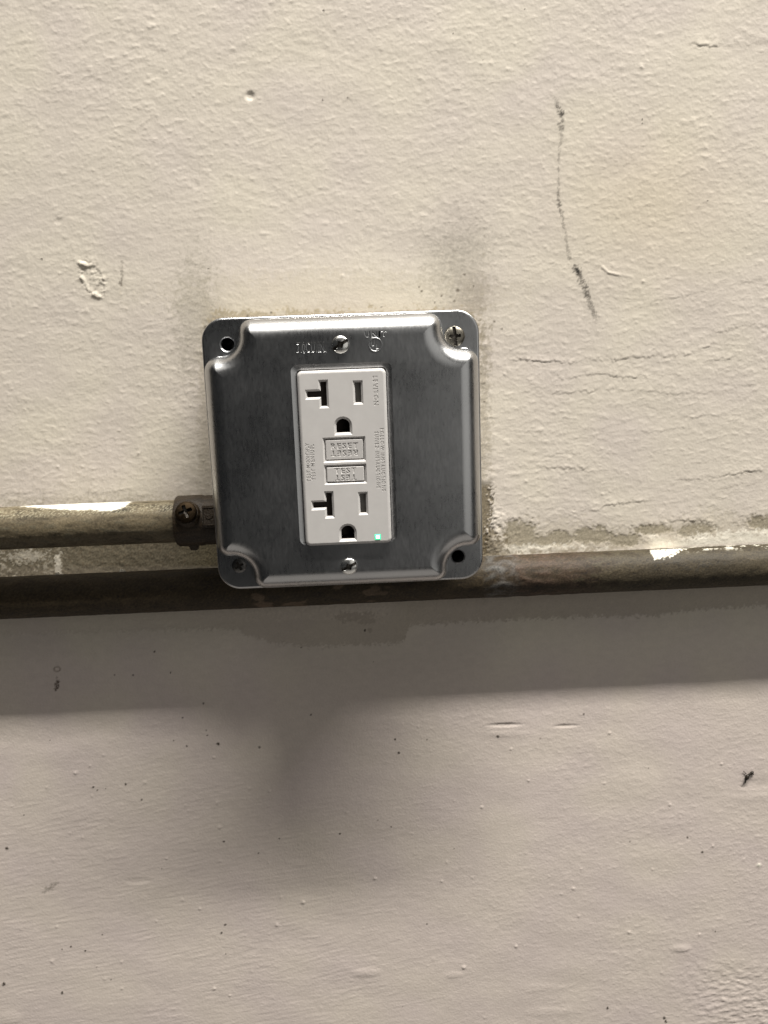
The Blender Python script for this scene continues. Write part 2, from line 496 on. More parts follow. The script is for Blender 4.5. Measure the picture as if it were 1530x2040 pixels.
# --- bare grey render between the two conduits, left of the box
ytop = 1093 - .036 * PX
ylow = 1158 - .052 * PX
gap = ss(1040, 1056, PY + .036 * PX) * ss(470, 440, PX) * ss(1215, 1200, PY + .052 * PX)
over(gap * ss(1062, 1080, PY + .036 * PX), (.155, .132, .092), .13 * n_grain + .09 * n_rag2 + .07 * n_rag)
H += gap * (.015 * n_rag2 + .03 * n_rag)
over(gap * ss(.55, 1.1, n_rag + .5 * n_rag2) * ss(170, 60, PX) * .8, (.40, .36, .29))
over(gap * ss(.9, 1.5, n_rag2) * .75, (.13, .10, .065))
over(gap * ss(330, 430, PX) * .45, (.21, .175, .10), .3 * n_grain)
over(ell(117, 1125, 6, 22, .4) * .85 + ell(60, 1108, 30, 8, .6) * .5, (.60, .55, .46))
# dust and scratches hanging over the upper conduit
over(ss(985, 1002, PY + .036 * PX) * ss(400, 360, PX) * ss(1040, 1030, PY + .036 * PX) * np.clip(.25 + .2 * n_rag2, 0, .6), (.40, .355, .27))
for (x, y0, y1) in ((85, 975, 1003), (280, 985, 1003), (236, 960, 985), (35, 975, 1000), (257, 975, 992), (300, 980, 1000), (175, 965, 985)):
    stroke([(x + 4, y0, .3, 3), (x, y1, .7, 3)], 3, (.3, .26, .2), .5)

# --- the unpainted strip under the lower conduit with its ragged cut-in line
edge = poly_y([(-50, 1266), (0, 1264), (230, 1258), (370, 1254), (470, 1252), (492, 1266), (515, 1272), (545, 1281), (600, 1287), (700, 1285), (795, 1281), (806, 1276),
               (814, 1246), (900, 1240), (1000, 1236), (1060, 1232), (1200, 1228), (1300, 1226), (1400, 1214), (1530, 1206), (1600, 1200)])
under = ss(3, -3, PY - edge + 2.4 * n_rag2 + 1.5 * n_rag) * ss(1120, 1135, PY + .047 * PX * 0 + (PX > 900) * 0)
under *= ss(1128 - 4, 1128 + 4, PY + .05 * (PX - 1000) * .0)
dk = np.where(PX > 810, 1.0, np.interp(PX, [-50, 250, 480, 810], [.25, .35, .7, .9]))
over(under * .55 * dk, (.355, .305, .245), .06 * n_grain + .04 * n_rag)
lightp = ss(330, 520, PX) * ss(786, 776, PX + 5 * n_rag2 + .35 * (PY - 1220)) * ss(1240, 1232, PY + .012 * (PX - 500) + 3 * n_rag)
over(lightp * under * .8, (.56, .50, .43), .05 * n_rag2)
over(ell(712, 1230, 40, 10, .4) * .35 + ell(735, 1256, 7, 4, .3) * .35, (.23, .19, .15))
H += .10 * (1 - under) * ss(edge.min() - 30, edge.min(), PY)

# --- small things on the wall: dirt specks, nibs in the paint, dents
for (x, y, r) in ((83, 516, 4), (645, 21, 4), (643, 200, 4.5), (693, 195, 3), (415, 535, 3), (308, 1298, 4), (186, 1568, 3.5), (250, 1562, 3.5),
                  (282, 1593, 3.5), (435, 1482, 6), (517, 1488, 4.5), (372, 1486, 3.5), (346, 1475, 2.5), (413, 1465, 2.5), (14, 1690, 6), (446, 1676, 3.5),
                  (557, 1670, 3), (677, 1660, 4), (449, 1842, 4.5), (441, 1858, 4), (124, 1891, 3), (141, 1886, 3), (170, 1894, 3.2), (8, 1960, 6), (124, 1978, 5),
                  (221, 1951, 2.6), (193, 1926, 2.4), (405, 1401, 3.5), (364, 1430, 2.6), (620, 1424, 3.5), (515, 1700, 2.5), (194, 1574, 2.5), (211, 1571, 2),
                  (1163, 1423, 3.5), (992, 1467, 5), (787, 1473, 3.5), (794, 1500, 4.5), (851, 1473, 2.6), (1369, 1668, 3.6), (1399, 1697, 4.6), (1210, 2008, 4.6),
                  (1323, 2028, 5), (1326, 2035, 5), (851, 1840, 2.6), (779, 1647, 2.6), (1425, 1855, 2.6), (265, 1345, 2.5), (228, 1345, 2.5), (340, 1340, 3), (727, 1256, 4),
                  (100, 1475, 2), (48, 1623, 2.4), (600, 1290, 2), (1292, 1530, 2), (905, 1690, 2), (450, 1900, 2.5), (204, 1862, 2.5), (1279, 238, 3), (1280, 246, 2.5),
                  (963, 120, 2), (1045, 18, 2.5), (903, 67, 2.5), (1410, 400, 2.5)):
    nib(x, y, r * .58, .05, (.05, .04, .03), .95)
stroke([(113, 1348, .4, 2), (114, 1358, .9, 4), (113, 1368, 1, 5), (111, 1374, .8, 3)], 4, (.06, .04, .025), 1.0)
for k in range(10):
    an = k * .63
    nib(114 + 6 * math.cos(an), 1333 + 4.5 * math.sin(an), 2, .08, (.16, .12, .09), .55)
nib(114, 1333, 3, .05)
for (x, y, r, h) in ((426, 1509, 4, .3), (151, 1540, 6, .3), (536, 1576, 4.5, .35), (432, 1600, 6, .22), (437, 1648, 6, .22), (332, 1710, 4, .25), (438, 1715, 5, .2),
                     (604, 1797, 5.5, .4), (552, 1842, 6, .3), (398, 1810, 4, .25), (312, 1835, 3.5, .25), (104, 1915, 6, .25), (427, 1969, 5, .3), (458, 1983, 4, .25),
                     (243, 1969, 4, .25), (747, 1750, 4.5, .3), (165, 1668, 3, .25), (93, 1568, 4, .2), (1214, 1460, 5, .3), (960, 1608, 4.5, .3), (1053, 1555, 4, .25),
                     (1334, 1603, 4.5, .3), (1437, 1522, 4.5, .3), (1420, 1685, 4.5, .3), (880, 1755, 4.5, .3), (1142, 1770, 5, .25), (1153, 1825, 4, .25),
                     (1253, 1857, 4.5, .3), (1393, 1861, 4.5, .3), (1028, 1885, 5, .35), (924, 1927, 6, .42), (1018, 1492, 4, .25), (1204, 1560, 4, .2), (493, 77, 5, .2),
                     (1026, 88, 5, .2), (1279, 134, 4.5, .25), (1220, 530, 4, .2), (1281, 560, 5, .25), (1440, 520, 4, .2), (682, 550, 6, .25), (720, 535, 4, .2), (310, 330, 5, .15),
                     (1048, 958, 6, .25), (1200, 984, 4, .25), (1005, 745, 4, .25), (115, 930, 5, .3), (118, 905, 3, .2), (276, 903, 5, .3), (164, 930, 4, .2), (70, 947, 4, .2), (405, 918, 4, .2)):
    nib(x, y, r * .58, h)
nib(1512, 1723, 4.5, .35, WHITE, .9)
for (x, y, rx, ry, d) in ((498, 191, 8, 8, -.55), (116, 440, 7, 6, -.16), (1006, 1444, 30, 3.4, -.32), (1128, 1446, 20, 3, -.28), (1010, 1462, 45, 6, .10), (1512, 1562, 40, 9, -.14),
                      (1500, 1588, 50, 8, .10), (730, 1938, 26, 8, .20), (1355, 1890, 18, 6, .25), (905, 1942, 16, 6, .12), (275, 1754, 22, 6, -.12), (300, 52, 9, 6, .15), (391, 370, 5, 9, -.12),
                      (1085, 1968, 40, 9, .10), (1100, 2016, 50, 8, .10), (20, 2030, 22, 12, .18)):
    sl = window(x - 3 * rx - 8, x + 3 * rx + 8, y - 3 * ry - 8, y + 3 * ry + 8)
    if sl is None: continue
    q = ((PX[sl] - x) / rx) ** 2 + ((PY[sl] - y + .03 * (PX[sl] - x)) / ry) ** 2
    H[sl] += d * np.exp(-q * q * .8)
for _ in range(70):      # the many tiny nibs nobody would list
    nib(random.uniform(-20, 1550), random.uniform(1430, 2060), random.uniform(1.8, 3.2), random.uniform(.06, .18))
for _ in range(60):
    nib(random.uniform(-20, 1550), random.uniform(-20, 980), random.uniform(1.8, 3.2), random.uniform(.04, .13))
for _ in range(8):
    nib(random.uniform(0, 1530), random.uniform(1300, 2040), random.uniform(1.0, 1.8), .02, (.08, .065, .05), .7)

H = np.clip(H, -1.2, 1.6)
COAT = np.clip(COAT, .015, .85)

# dense middle, widening cells out to a wall 3 m across
def widen(a, out):
    n = 16
    lo = a[0] - (out + a[0]) * (np.linspace(0, 1, n + 1)[1:][::-1] ** 2.2)
    hi = a[-1] + (out - a[-1]) * (np.linspace(0, 1, n + 1)[1:] ** 2.2)
    return np.concatenate([lo, a, hi]), n
xs, npad = widen(x_in, 1500)
ys, _ = widen(y_in, 1500)
fade = np.minimum(np.minimum(ss(0, 12, np.arange(NX))[None, :], ss(0, 12, np.arange(NX)[::-1])[None, :]),
                  np.minimum(ss(0, 12, np.arange(NY))[:, None], ss(0, 12, np.arange(NY)[::-1])[:, None]))
Hf = np.zeros((len(ys), len(xs))); Hf[npad:-npad, npad:-npad] = H * fade
Cf = np.pad(COAT, ((npad, npad), (npad, npad), (0, 0)), mode='edge')
k = np.ones((len(ys), len(xs))); k[npad:-npad, npad:-npad] = 0
XX, YY = np.meshgrid(xs, ys)
outer = paint * (1 - ss(-90, -130, YY)[..., None] * np.array([.035, .065, .030]))  # same painted cast carried over the outer lower wall
in_f = np.zeros_like(k); in_f[npad:-npad, npad:-npad] = np.clip(fade * 1.0, 0, 1)
Cf = Cf * in_f[..., None] + outer * (1 - in_f[..., None])

def grid_mesh(name, P, C, wrap=False, flip=False, A=None):
    """P: (ny, nx, 3) plan mm, C: (ny, nx, 3) colour; one quad grid"""
    ny, nx = P.shape[:2]
    me = bpy.data.meshes.new(name)
    co = np.stack([P[..., 0], -P[..., 2], P[..., 1]], -1).reshape(-1, 3) * .001
    idx = np.arange(ny * nx).reshape(ny, nx)
    if wrap:
        idx = np.vstack([idx, idx[:1]])
    a, b, c, d = idx[:-1, :-1], idx[:-1, 1:], idx[1:, 1:], idx[1:, :-1]
    q = np.stack([a, b, c, d] if not flip else [d, c, b, a], -1).reshape(-1, 4)
    me.vertices.add(len(co)); me.vertices.foreach_set('co', co.astype(np.float32).ravel())
    me.loops.add(q.size); me.loops.foreach_set('vertex_index', q.astype(np.int32).ravel())
    me.polygons.add(len(q))
    me.polygons.foreach_set('loop_start', (np.arange(len(q)) * 4).astype(np.int32))
    me.polygons.foreach_set('use_smooth', np.ones(len(q), bool))
    me.update(calc_edges=True)
    at = me.color_attributes.new('coat', 'FLOAT_COLOR', 'POINT')
    rgba = np.concatenate([C.reshape(-1, 3), (np.zeros((ny * nx, 1)) if A is None else A.reshape(-1, 1))], 1).astype(np.float32)
    at.data.foreach_set('color', rgba.ravel())
    o = bpy.data.objects.new(name, me)
    col.objects.link(o)
    return o

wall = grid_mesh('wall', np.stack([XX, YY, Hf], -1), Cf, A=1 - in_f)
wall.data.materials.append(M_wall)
tag(wall, 'cream painted plaster wall with cracks, scuffs and specks behind the steel box and conduits', kind='structure')

# ================================================================== CONDUITS
def pipe_grid(x0, x1, r, yc, zc, na=120, step=.5, seed=0):
    """returns angles, arrays for a straight tube along x; phi 0 faces out, 90 up"""
    xs = np.concatenate([np.arange(x0, x1, step), [x1]])
    ph = np.linspace(0, 2 * np.pi, na, endpoint=False)
    X, PH = np.meshgrid(xs, ph)
    ny, nx = X.shape
    arc = 2 * np.pi * r / na
    return X, PH, (lambda wl, **k: fnoise(ny, nx, step, wl, **k))

def finish_pipe(name, X, PH, D, r, yc, zc, C):
    Y = yc + (r + D) * np.sin(PH); Z = zc + (r + D) * np.cos(PH)
    return grid_mesh(name, np.stack([X, Y, Z], -1), np.clip(C, .012, .85), wrap=True)

# upper conduit, held off the wall by its connector
UR, UY, UZ = 9.0, -28.2, 19.8
X, PH, pn = pipe_grid(-420, -58, UR, UY, UZ)
a1, a2, a3, a4 = pn(5, ax=2.5), pn(1.6, ax=1.5), pn(18, ax=2), pn(1.2)
C = np.array([.105, .084, .052]) * np.ones(X.shape + (3,))
C *= (1 + .16 * a1 + .10 * a2 + .14 * a3)[..., None]
dust = (ss(.35, 1.0, np.sin(PH)) * np.clip(.45 + .25 * a1 + .2 * a2, 0, .9))[..., None]
C = C * (1 - dust) + np.array([.18, .152, .10]) * dust
px, py = project(X, UY + UR * np.sin(PH), UZ + UR * np.cos(PH))
scr = (ss(.3, 1.3, a4 + .5 * a2) * ss(.5, .7, np.sin(PH)) * ss(.98, .85, np.sin(PH)) * .7)[..., None]
C = C * (1 - scr) + np.array([.33, .30, .21]) * scr
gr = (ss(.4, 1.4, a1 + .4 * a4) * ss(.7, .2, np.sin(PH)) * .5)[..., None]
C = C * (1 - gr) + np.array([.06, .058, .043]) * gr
# smear of fresh white paint along its crown
low = np.interp(px, [38, 60, 100, 150, 182, 200, 220, 235, 250, 262], [1008.5, 1010, 1013, 1016, 1015, 1017.5, 1017.5, 1015, 1008, 1000])
wp = ss(1.6, -1.2, py - low + .8 * a2) * ss(36, 44, px) * ss(266, 258, px) * (np.sin(PH) > .3) * (np.cos(PH) > -.5)
C = C * (1 - wp[..., None]) + np.array([.80, .77, .67]) * wp[..., None]
D = .03 * a1 + .012 * a2 + .10 * wp
upper = empty('conduit', V(-240, UY, UZ))
tag(upper, 'upper grimy conduit with a white paint smear, ending in a set-screw connector at the box', 'conduit', group='steel conduits along the wall')
tube = finish_pipe('tube', X, PH, D, UR, UY, UZ, C)
tube.data.materials.append(M_pipe)
def reparent(o, parent):
    off = Vector((0, 0, 0)); p = parent
    while p is not None:
        off += p.location; p = p.parent
    o.data.transform(Matrix.Translation(-off))
    o.parent = parent
reparent(tube, upper)

# lower conduit, tight on the wall and running past under the box
LR, LY, LZ = 9.3, -61.2, 9.3
X, PH, pn = pipe_grid(-420, 430, LR, LY, LZ)
a1, a2, a3, a4 = pn(6, ax=2), pn(1.8, ax=1.3), pn(22, ax=1.5), pn(1.2)
C = np.array([.040, .029, .016]) * np.ones(X.shape + (3,))
px, py = project(X, LY + LR * np.sin(PH), LZ + LR * np.cos(PH))
ol = (ss(1120, 1230, px + 40 * a1))[..., None]
C = C * (1 - ol) + np.array([.048, .038, .023]) * ol
rust = (ss(960, 1010, px) * ss(1215, 1150, px + 35 * a1) * np.clip(.6 + .3 * a1, 0, 1))[..., None]
C = C * (1 - rust) + np.array([.055, .036, .024]) * rust
gz = (ss(960, 975, px) * ss(1045, 1020, px + 10 * a1) * np.clip(.4 + .35 * a1, 0, .8))[..., None]
C = C * (1 - gz) + np.array([.08, .078, .073]) * gz
C *= (1 + .09 * a1 + .15 * a2 + .07 * a3 + .10 * a4)[..., None]
dust = (ss(.55, 1.0, np.sin(PH)) * np.clip(.35 + .3 * a1 + .2 * a2, 0, .85) * ss(1100, 1300, px))[..., None]
C = C * (1 - dust) + np.array([.068, .057, .036]) * dust
ydn = py - (1105 - .051 * (px - 1000))
blk = (ss(.2, 1.1, a2 + .6 * a1) * ss(1285, 1310, px) * ss(1500, 1400, px) * np.exp(-((ydn - 42) / 18) ** 2) * .85)[..., None]
C = C * (1 - blk) + np.array([.022, .020, .016]) * blk
pts_w = np.interp(px, [1294, 1300, 1306, 1320, 1340, 1352, 1368], [6, 18, 24, 22, 19, 10, 5])
wp = ss(2, -1.5, ydn - pts_w + 2.2 * a2) * ss(4, 8, ydn) * ss(1293, 1297, px) * ss(1371, 1364, px + 3 * a2) * (1 - ss(1.1, 1.5, a2 + .3 * a4))
wp2 = ss(.9, 1.5, a1 + .6 * a2) * ss(1362, 1378, px) * ss(18, 6, ydn) * (np.cos(PH) > -.2)
wp = np.clip(wp + .8 * wp2, 0, 1)
C = C * (1 - wp[..., None]) + np.array([.80, .765, .66]) * wp[..., None]
pale = (ss(.9, 1.4, a3 + .4 * a1) * ss(420, 520, px) * ss(900, 700, px) * .3)[..., None]
C = C * (1 - pale) + np.array([.28, .2, .14]) * pale
D = .03 * a1 + .02 * a2 + .10 * wp + .10 * rust[..., 0] * np.clip(a1, -1, 2)
lower = finish_pipe('conduit', X, PH, D, LR, LY, LZ, C)
lower.data.materials.append(M_pipe)
tag(lower, 'lower rusty brown conduit lying tight against the wall under the steel box', 'conduit', group='steel conduits along the wall')
off = V(0, LY, LZ); lower.data.transform(Matrix.Translation(-off)); lower.location = off

# ------------------------------------------------------------------ connector
def crisp_flats(me):
    """keep the flat front faces from picking up the shading of the rounds beside them"""
    bm = bmesh.new(); bm.from_mesh(me)
    flat = [abs(f.normal.y) > .99998 for f in bm.faces]
    bm.faces.index_update()
    for e in bm.edges:
        if len(e.link_faces) == 2 and flat[e.link_faces[0].index] != flat[e.link_faces[1].index]:
            e.smooth = False
    bm.to_mesh(me); bm.free()

def solid_coat(o, base, amt=.3):
    me = o.data
    at = me.color_attributes.new('coat', 'FLOAT_COLOR', 'POINT')
    for i, v in enumerate(me.vertices):
        f = 1 + amt * (random.random() - .5)
        at.data[i].color = (base[0] * f, base[1] * f, base[2] * f, 0)

def tube_along_x(bm, prof, yc, zc, n=64):
    """lathe: prof = [(x, r)]"""
    rings = []
    for x, r in prof:
        rings.append([bm.verts.new(V(x, yc + r * math.sin(2 * math.pi * i / n), zc + r * math.cos(2 * math.pi * i / n))) for i in range(n)])
    for A, B in zip(rings, rings[1:]):
        for i in range(n):
            j = (i + 1) % n
            bm.faces.new((A[i], B[i], B[j], A[j]))
    return rings

def frame_from(n, up=(0, 1, 0)):
    """plan-space axes for a piece whose own z is n"""
    n = np.array(n, float); n /= np.linalg.norm(n)
    u = np.cross(up, n); u /= np.linalg.norm(u)
    return u, np.cross(n, u), n

def lathe(bm, origin, axes, prof, n=32, cap=True):
    u, w, nn = axes
    o = np.array(origin, float)
    rings = []
    for r, h in prof:
        rings.append([bm.verts.new(V(*(o + nn * h + r * (u * math.cos(2 * math.pi * i / n) + w * math.sin(2 * math.pi * i / n))))) for i in range(n)])
    for A, B in zip(rings, rings[1:]):
        for i in range(n):
            j = (i + 1) % n
            bm.faces.new((A[i], A[j], B[j], B[i]))
    if cap:
        bm.faces.new(rings[-1])

def brick(bm, o, axes, sx, sy, sz, taper=0):
    u, w, nn = axes; o = np.array(o, float)
    vs = []
    for k_, t in ((0, 0), (1, taper)):
        for (i, j) in ((-1, -1), (1, -1), (1, 1), (-1, 1)):
            vs.append(bm.verts.new(V(*(o + u * i * (sx / 2 - t) + w * j * (sy / 2 - t) + nn * k_ * sz))))
    for f in ((3, 2, 1, 0), (4, 5, 6, 7), (0, 1, 5, 4), (1, 2, 6, 5), (2, 3, 7, 6), (3, 0, 4, 7)):
        bm.faces.new([vs[i] for i in f])

bm = bmesh.new()
tube_along_x(bm, [(-72.6, 9.1), (-73.4, 9.6), (-73.2, 10.4), (-72.4, 10.8), (-62.5, 10.8), (-61.6, 10.5), (-60.5, 10.5), (-50.5, 10.5)], UY, UZ)
tube_along_x(bm, [(-54.6, 10.5), (-54.5, 11.3), (-54.2, 11.6), (-51.2, 11.6), (-50.9, 11.3), (-50.8, 10.5)], UY, UZ)
bdir = np.array([0, .42, .91])
ctr = np.array([-66.9, UY, UZ])
ax = frame_from(bdir, up=(1, 0, 0))
lathe(bm, ctr + bdir * 7, ax, [(5.6, 0), (5.4, 3.0), (5.1, 5.2), (4.6, 5.8), (2.4, 5.8)], 28)
# cast pad with a raised rim and marks
pad = frame_from((0, .30, .954), up=(0, 1, 0))
po = np.array([-58.4, UY + 10.2 * .30, UZ + 10.0 * .954])
brick(bm, po, pad, 5.4, 9.2, .7, .2)
for (dx, dy, sx, sy) in ((0, 3.7, 4.6, .7), (-2.2, 0, .6, 7.2), (0, -3.6, 4.6, .6)):
    brick(bm, po + pad[0] * dx + pad[1] * dy + pad[2] * .7, pad, sx, sy, .35, .1)
for k_ in range(9):
    an = math.pi * (1.05 + k_ / 9 * 1.0)
    brick(bm, po + pad[0] * (.3 + 1.3 * math.cos(an)) + pad[1] * (.6 + 1.5 * math.sin(an)) + pad[2] * .7, pad, .7, .6, .3, .1)
# lug on the underside
brick(bm, np.array([-66.8, UY - 9.8, UZ + 1]), frame_from((0, -1, 0), up=(0, 0, 1)), 4.6, 5, 2.6, 1.0)
conn = link('connector', bm, M_bronze, upper, 35)
solid_coat(conn, (.029, .019, .010), .8)

def screw_head(name, origin, n, R, dome, mat, parent, rot, kind, up=(0, 1, 0), side=.5):
    """pan head with its driver recess cut in as relief"""
    u, w, nn = frame_from(n, up)
    o = np.array(origin, float)
    bm = bmesh.new()
    NR, NA = 26, 84
    rings = []
    def hgt(x, y):
        r = math.hypot(x, y) / R
        z = side + dome * math.sqrt(max(0, 1 - r * r * .96))
        c, s = math.cos(rot), math.sin(rot)
        a, b = (x * c + y * s) / R, (-x * s + y * c) / R
        d = 0
        if kind in ('slot_cross', 'slot_square') and abs(b) < .16 and abs(a) < .97: d = max(d, .30 * R)
        if kind in ('cross', 'slot_cross'):
            wdt = .15
            ln = .62 if kind == 'cross' else .5
            if (abs(a) < wdt and abs(b) < ln) or (abs(b) < wdt and abs(a) < ln):
                d = max(d, R * (.50 - .45 * max(abs(a), abs(b))))
        if kind == 'slot_square' and max(abs(a + b), abs(a - b)) < .46: d = max(d, .45 * R)
        if kind == 'cross_long':
            if (abs(a) < .14 and abs(b) < .92) or (abs(b) < .14 and abs(a) < .55): d = max(d, R * (.42 - .22 * max(abs(a), abs(b))))
        return max(z - d, min(z, .22))
    for i in range(NR + 1):
        r = R * i / NR
        if i == 0:
            rings.append([bm.verts.new(V(*(o + nn * hgt(0, 0))))])
        else:
            rings.append([bm.verts.new(V(*(o + u * r * math.cos(2 * math.pi * j / NA) + w * r * math.sin(2 * math.pi * j / NA)
                                           + nn * hgt(r * math.cos(2 * math.pi * j / NA), r * math.sin(2 * math.pi * j / NA))))) for j in range(NA)])
    rings.append([bm.verts.new(V(*(o + (u * math.cos(2 * math.pi * j / NA) + w * math.sin(2 * math.pi * j / NA)) * R * 1.0 - nn * .6))) for j in range(NA)])
    for j in range(NA):
        bm.faces.new((rings[0][0], rings[1][j], rings[1][(j + 1) % NA]))
    for i, (A, B) in enumerate(zip(rings[1:], rings[2:])):
        for j in range(NA):
            k_ = (j + 1) % NA
            f = bm.faces.new((A[j], B[j], B[k_], A[k_]))
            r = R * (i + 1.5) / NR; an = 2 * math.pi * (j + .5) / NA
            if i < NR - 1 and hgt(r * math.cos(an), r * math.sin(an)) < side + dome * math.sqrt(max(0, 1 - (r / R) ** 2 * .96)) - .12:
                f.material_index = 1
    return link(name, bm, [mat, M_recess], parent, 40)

screw_head('set_screw', ctr + bdir * 12.8, bdir, 4.35, 1.3, M_rustscrew, conn, .35, 'cross', up=(0, 1, 0), side=1.2)

# ================================================================== OUTLET BOX
BOXZ = 39.9                     # front rim of the steel box
FZ = 41.5                       # face of the cover's flange
PZ = 53.0                       # face of the raised plateau
boxo = empty('outlet_box', V(0, 0, 0))
tag(boxo, 'square steel outlet box with raised cover and white ground-fault receptacle on the wall', 'outlet box')

def rounded_poly(corners, radii, seg=10):
    """corners counter-clockwise; radius per corner; returns points"""
    out = []
    n = len(corners)
    for i in range(n):
        p = np.array(corners[i], float); a = np.array(corners[i - 1], float); b = np.array(corners[(i + 1) % n], float)
        da = (a - p) / np.linalg.norm(a - p); db = (b - p) / np.linalg.norm(b - p)
        r = max(radii[i], .05)
        half = math.acos(np.clip(da @ db, -1, 1)) / 2
        t = r / math.tan(half)
        c = p + (da + db) / np.linalg.norm(da + db) * r / math.sin(half)
        s, e = p + da * t - c, p + db * t - c
        a0 = math.atan2(s[1], s[0]); a1_ = math.atan2(e[1], e[0])
        d = (a1_ - a0 + math.pi) % (2 * math.pi) - math.pi
        for k_ in range(seg + 1):
            q = a0 + d * k_ / seg
            out.append((c[0] + r * math.cos(q), c[1] + r * math.sin(q)))
    return out

def sq(h, hy=None):
    hy = h if hy is None else hy
    return [(-h, -hy), (h, -hy), (h, hy), (-h, hy)]

def ring(bm, pts, z):
    return [bm.verts.new(V(x, y, z)) for x, y in pts]

def bridge(bm, A, B, mi=0):
    n = len(A)
    for i in range(n):
        j = (i + 1) % n
        f = bm.faces.new((A[i], A[j], B[j], B[i]))
        f.material_index = mi

def fill(bm, loops, mi=0, flip=False):
    edges = []
    for L in loops:
        for i in range(len(L)):
            e = bm.edges.get((L[i], L[(i + 1) % len(L)])) or bm.edges.new((L[i], L[(i + 1) % len(L)]))
            edges.append(e)
    r = bmesh.ops.triangle_fill(bm, use_beauty=True, use_dissolve=False, edges=edges, normal=(0, -1, 0))
    fs = [g for g in r['geom'] if isinstance(g, bmesh.types.BMFace)]
    for f in fs:
        f.normal_update()
        if f.normal.y > 0: f.normal_flip()
        f.material_index = mi
    return fs

# box body: sides and back, open to the front
bm = bmesh.new()
o1 = rounded_poly(sq(50.6), [7] * 4, 8)
o2 = rounded_poly(sq(49.0), [5.6] * 4, 8)
A = ring(bm, o1, .3); B = ring(bm, o1, BOXZ); Cc = ring(bm, o2, BOXZ); D_ = ring(bm, o2, 2.0)
bridge(bm, A, B); bridge(bm, B, Cc); bridge(bm, Cc, D_)
bm.faces.new(D_)
link('box_body', bm, M_box, boxo, 40)

# cover: flange with holes, raised plateau with scooped corners
HOLES = [(-44.1, 43.8, 2.45), (43.2, -43.8, 2.45)]
bm = bmesh.new()
SH = lambda L: [(x - .35, y + .2) for x, y in L]
fl = SH(rounded_poly(sq(53.7), [9] * 4, 14))
fl_in = rounded_poly(sq(52.9), [8.7] * 4, 14)
circ = lambda cx, cy, r, n=32: [(cx + r * math.cos(2 * math.pi * i / n), cy + r * math.sin(2 * math.pi * i / n)) for i in range(n)]
F0 = ring(bm, fl, BOXZ - .2); F2 = F0
for k_ in range(6):
    an = math.pi / 2 * k_ / 5
    o_ = 1.0 * (1 - math.cos(an))
    F1 = ring(bm, SH(rounded_poly(sq(53.7 - o_), [9 - o_] * 4, 14)), FZ - 1.0 + 1.0 * math.sin(an))
    bridge(bm, F2, F1); F2 = F1

PH_, NB = 52.4, 38.8          # plateau half-size, where the notches start
def plateau(off):
    h, nb = PH_ - off, NB - off
    pts = [(-nb, -h), (nb, -h), (nb, -nb), (h, -nb), (h, nb), (nb, nb), (nb, h), (-nb, h), (-nb, nb), (-h, nb), (-h, -nb), (-nb, -nb)]
    cv = max(5.4 - off, .3); cc = min(7.6 + max(off, 0), 13.6 - cv - .25)
    rad = [cv, cv, cc, cv, cv, cc, cv, cv, cc, cv, cv, cc]
    return SH(rounded_poly(pts, rad, 12))
RISE = PZ - FZ
prof = [(-.25, .0), (-.08, .12), (0, .4), (0, RISE - 8.0)]
RH, RV = 7.8, 8.0
for k_ in range(1, 31):
    an = math.pi / 2 * k_ / 30
    prof.append((RH * (1 - math.cos(an)), RISE - RV + RV * math.sin(an)))
prof.append((RH + .25, RISE))
loops = [ring(bm, plateau(o_), FZ + h_) for o_, h_ in prof]
for A, B in zip(loops, loops[1:]):
    bridge(bm, A, B)
hr = []
for hx, hy, r in HOLES:
    a = ring(bm, circ(hx, hy, r + .55), FZ); b = ring(bm, circ(hx, hy, r + .1), FZ - .45); c = ring(bm, circ(hx, hy, r), FZ - 1.5)
    bridge(bm, b, a); bridge(bm, c, b)
    hr.append(a)
fill(bm, [F2, loops[0]] + hr)
# opening for the receptacle with a rolled edge
DX, DY = -.6, -.7
cut = [(x + DX, y + DY + 1.2) for x, y in rounded_poly(sq(18.9, 34.5), [2.6] * 4, 8)]
cut2 = [(x + DX, y + DY + 1.2) for x, y in rounded_poly(sq(18.4, 34.0), [2.2] * 4, 8)]
cut3 = [(x + DX, y + DY + .12) for x, y in rounded_poly(sq(16.98, 33.62), [1.8] * 4, 8)]
c0 = ring(bm, cut, PZ); c1 = ring(bm, cut2, PZ - .16); c2 = ring(bm, cut3, PZ - .50); c3_ = ring(bm, cut3, PZ - 3)
bridge(bm, c1, c0); bridge(bm, c2, c1); bridge(bm, c3_, c2)
cz = ring(bm, [(x + DX, y + DY + 1.2) for x, y in rounded_poly(sq(19.15, 34.75), [2.8] * 4, 8)], PZ)
bridge(bm, c0, cz)
fill(bm, [loops[-1], cz])
bmesh.ops.recalc_face_normals(bm, faces=bm.faces)
cover = link('cover', bm, M_zinc, boxo, 32)

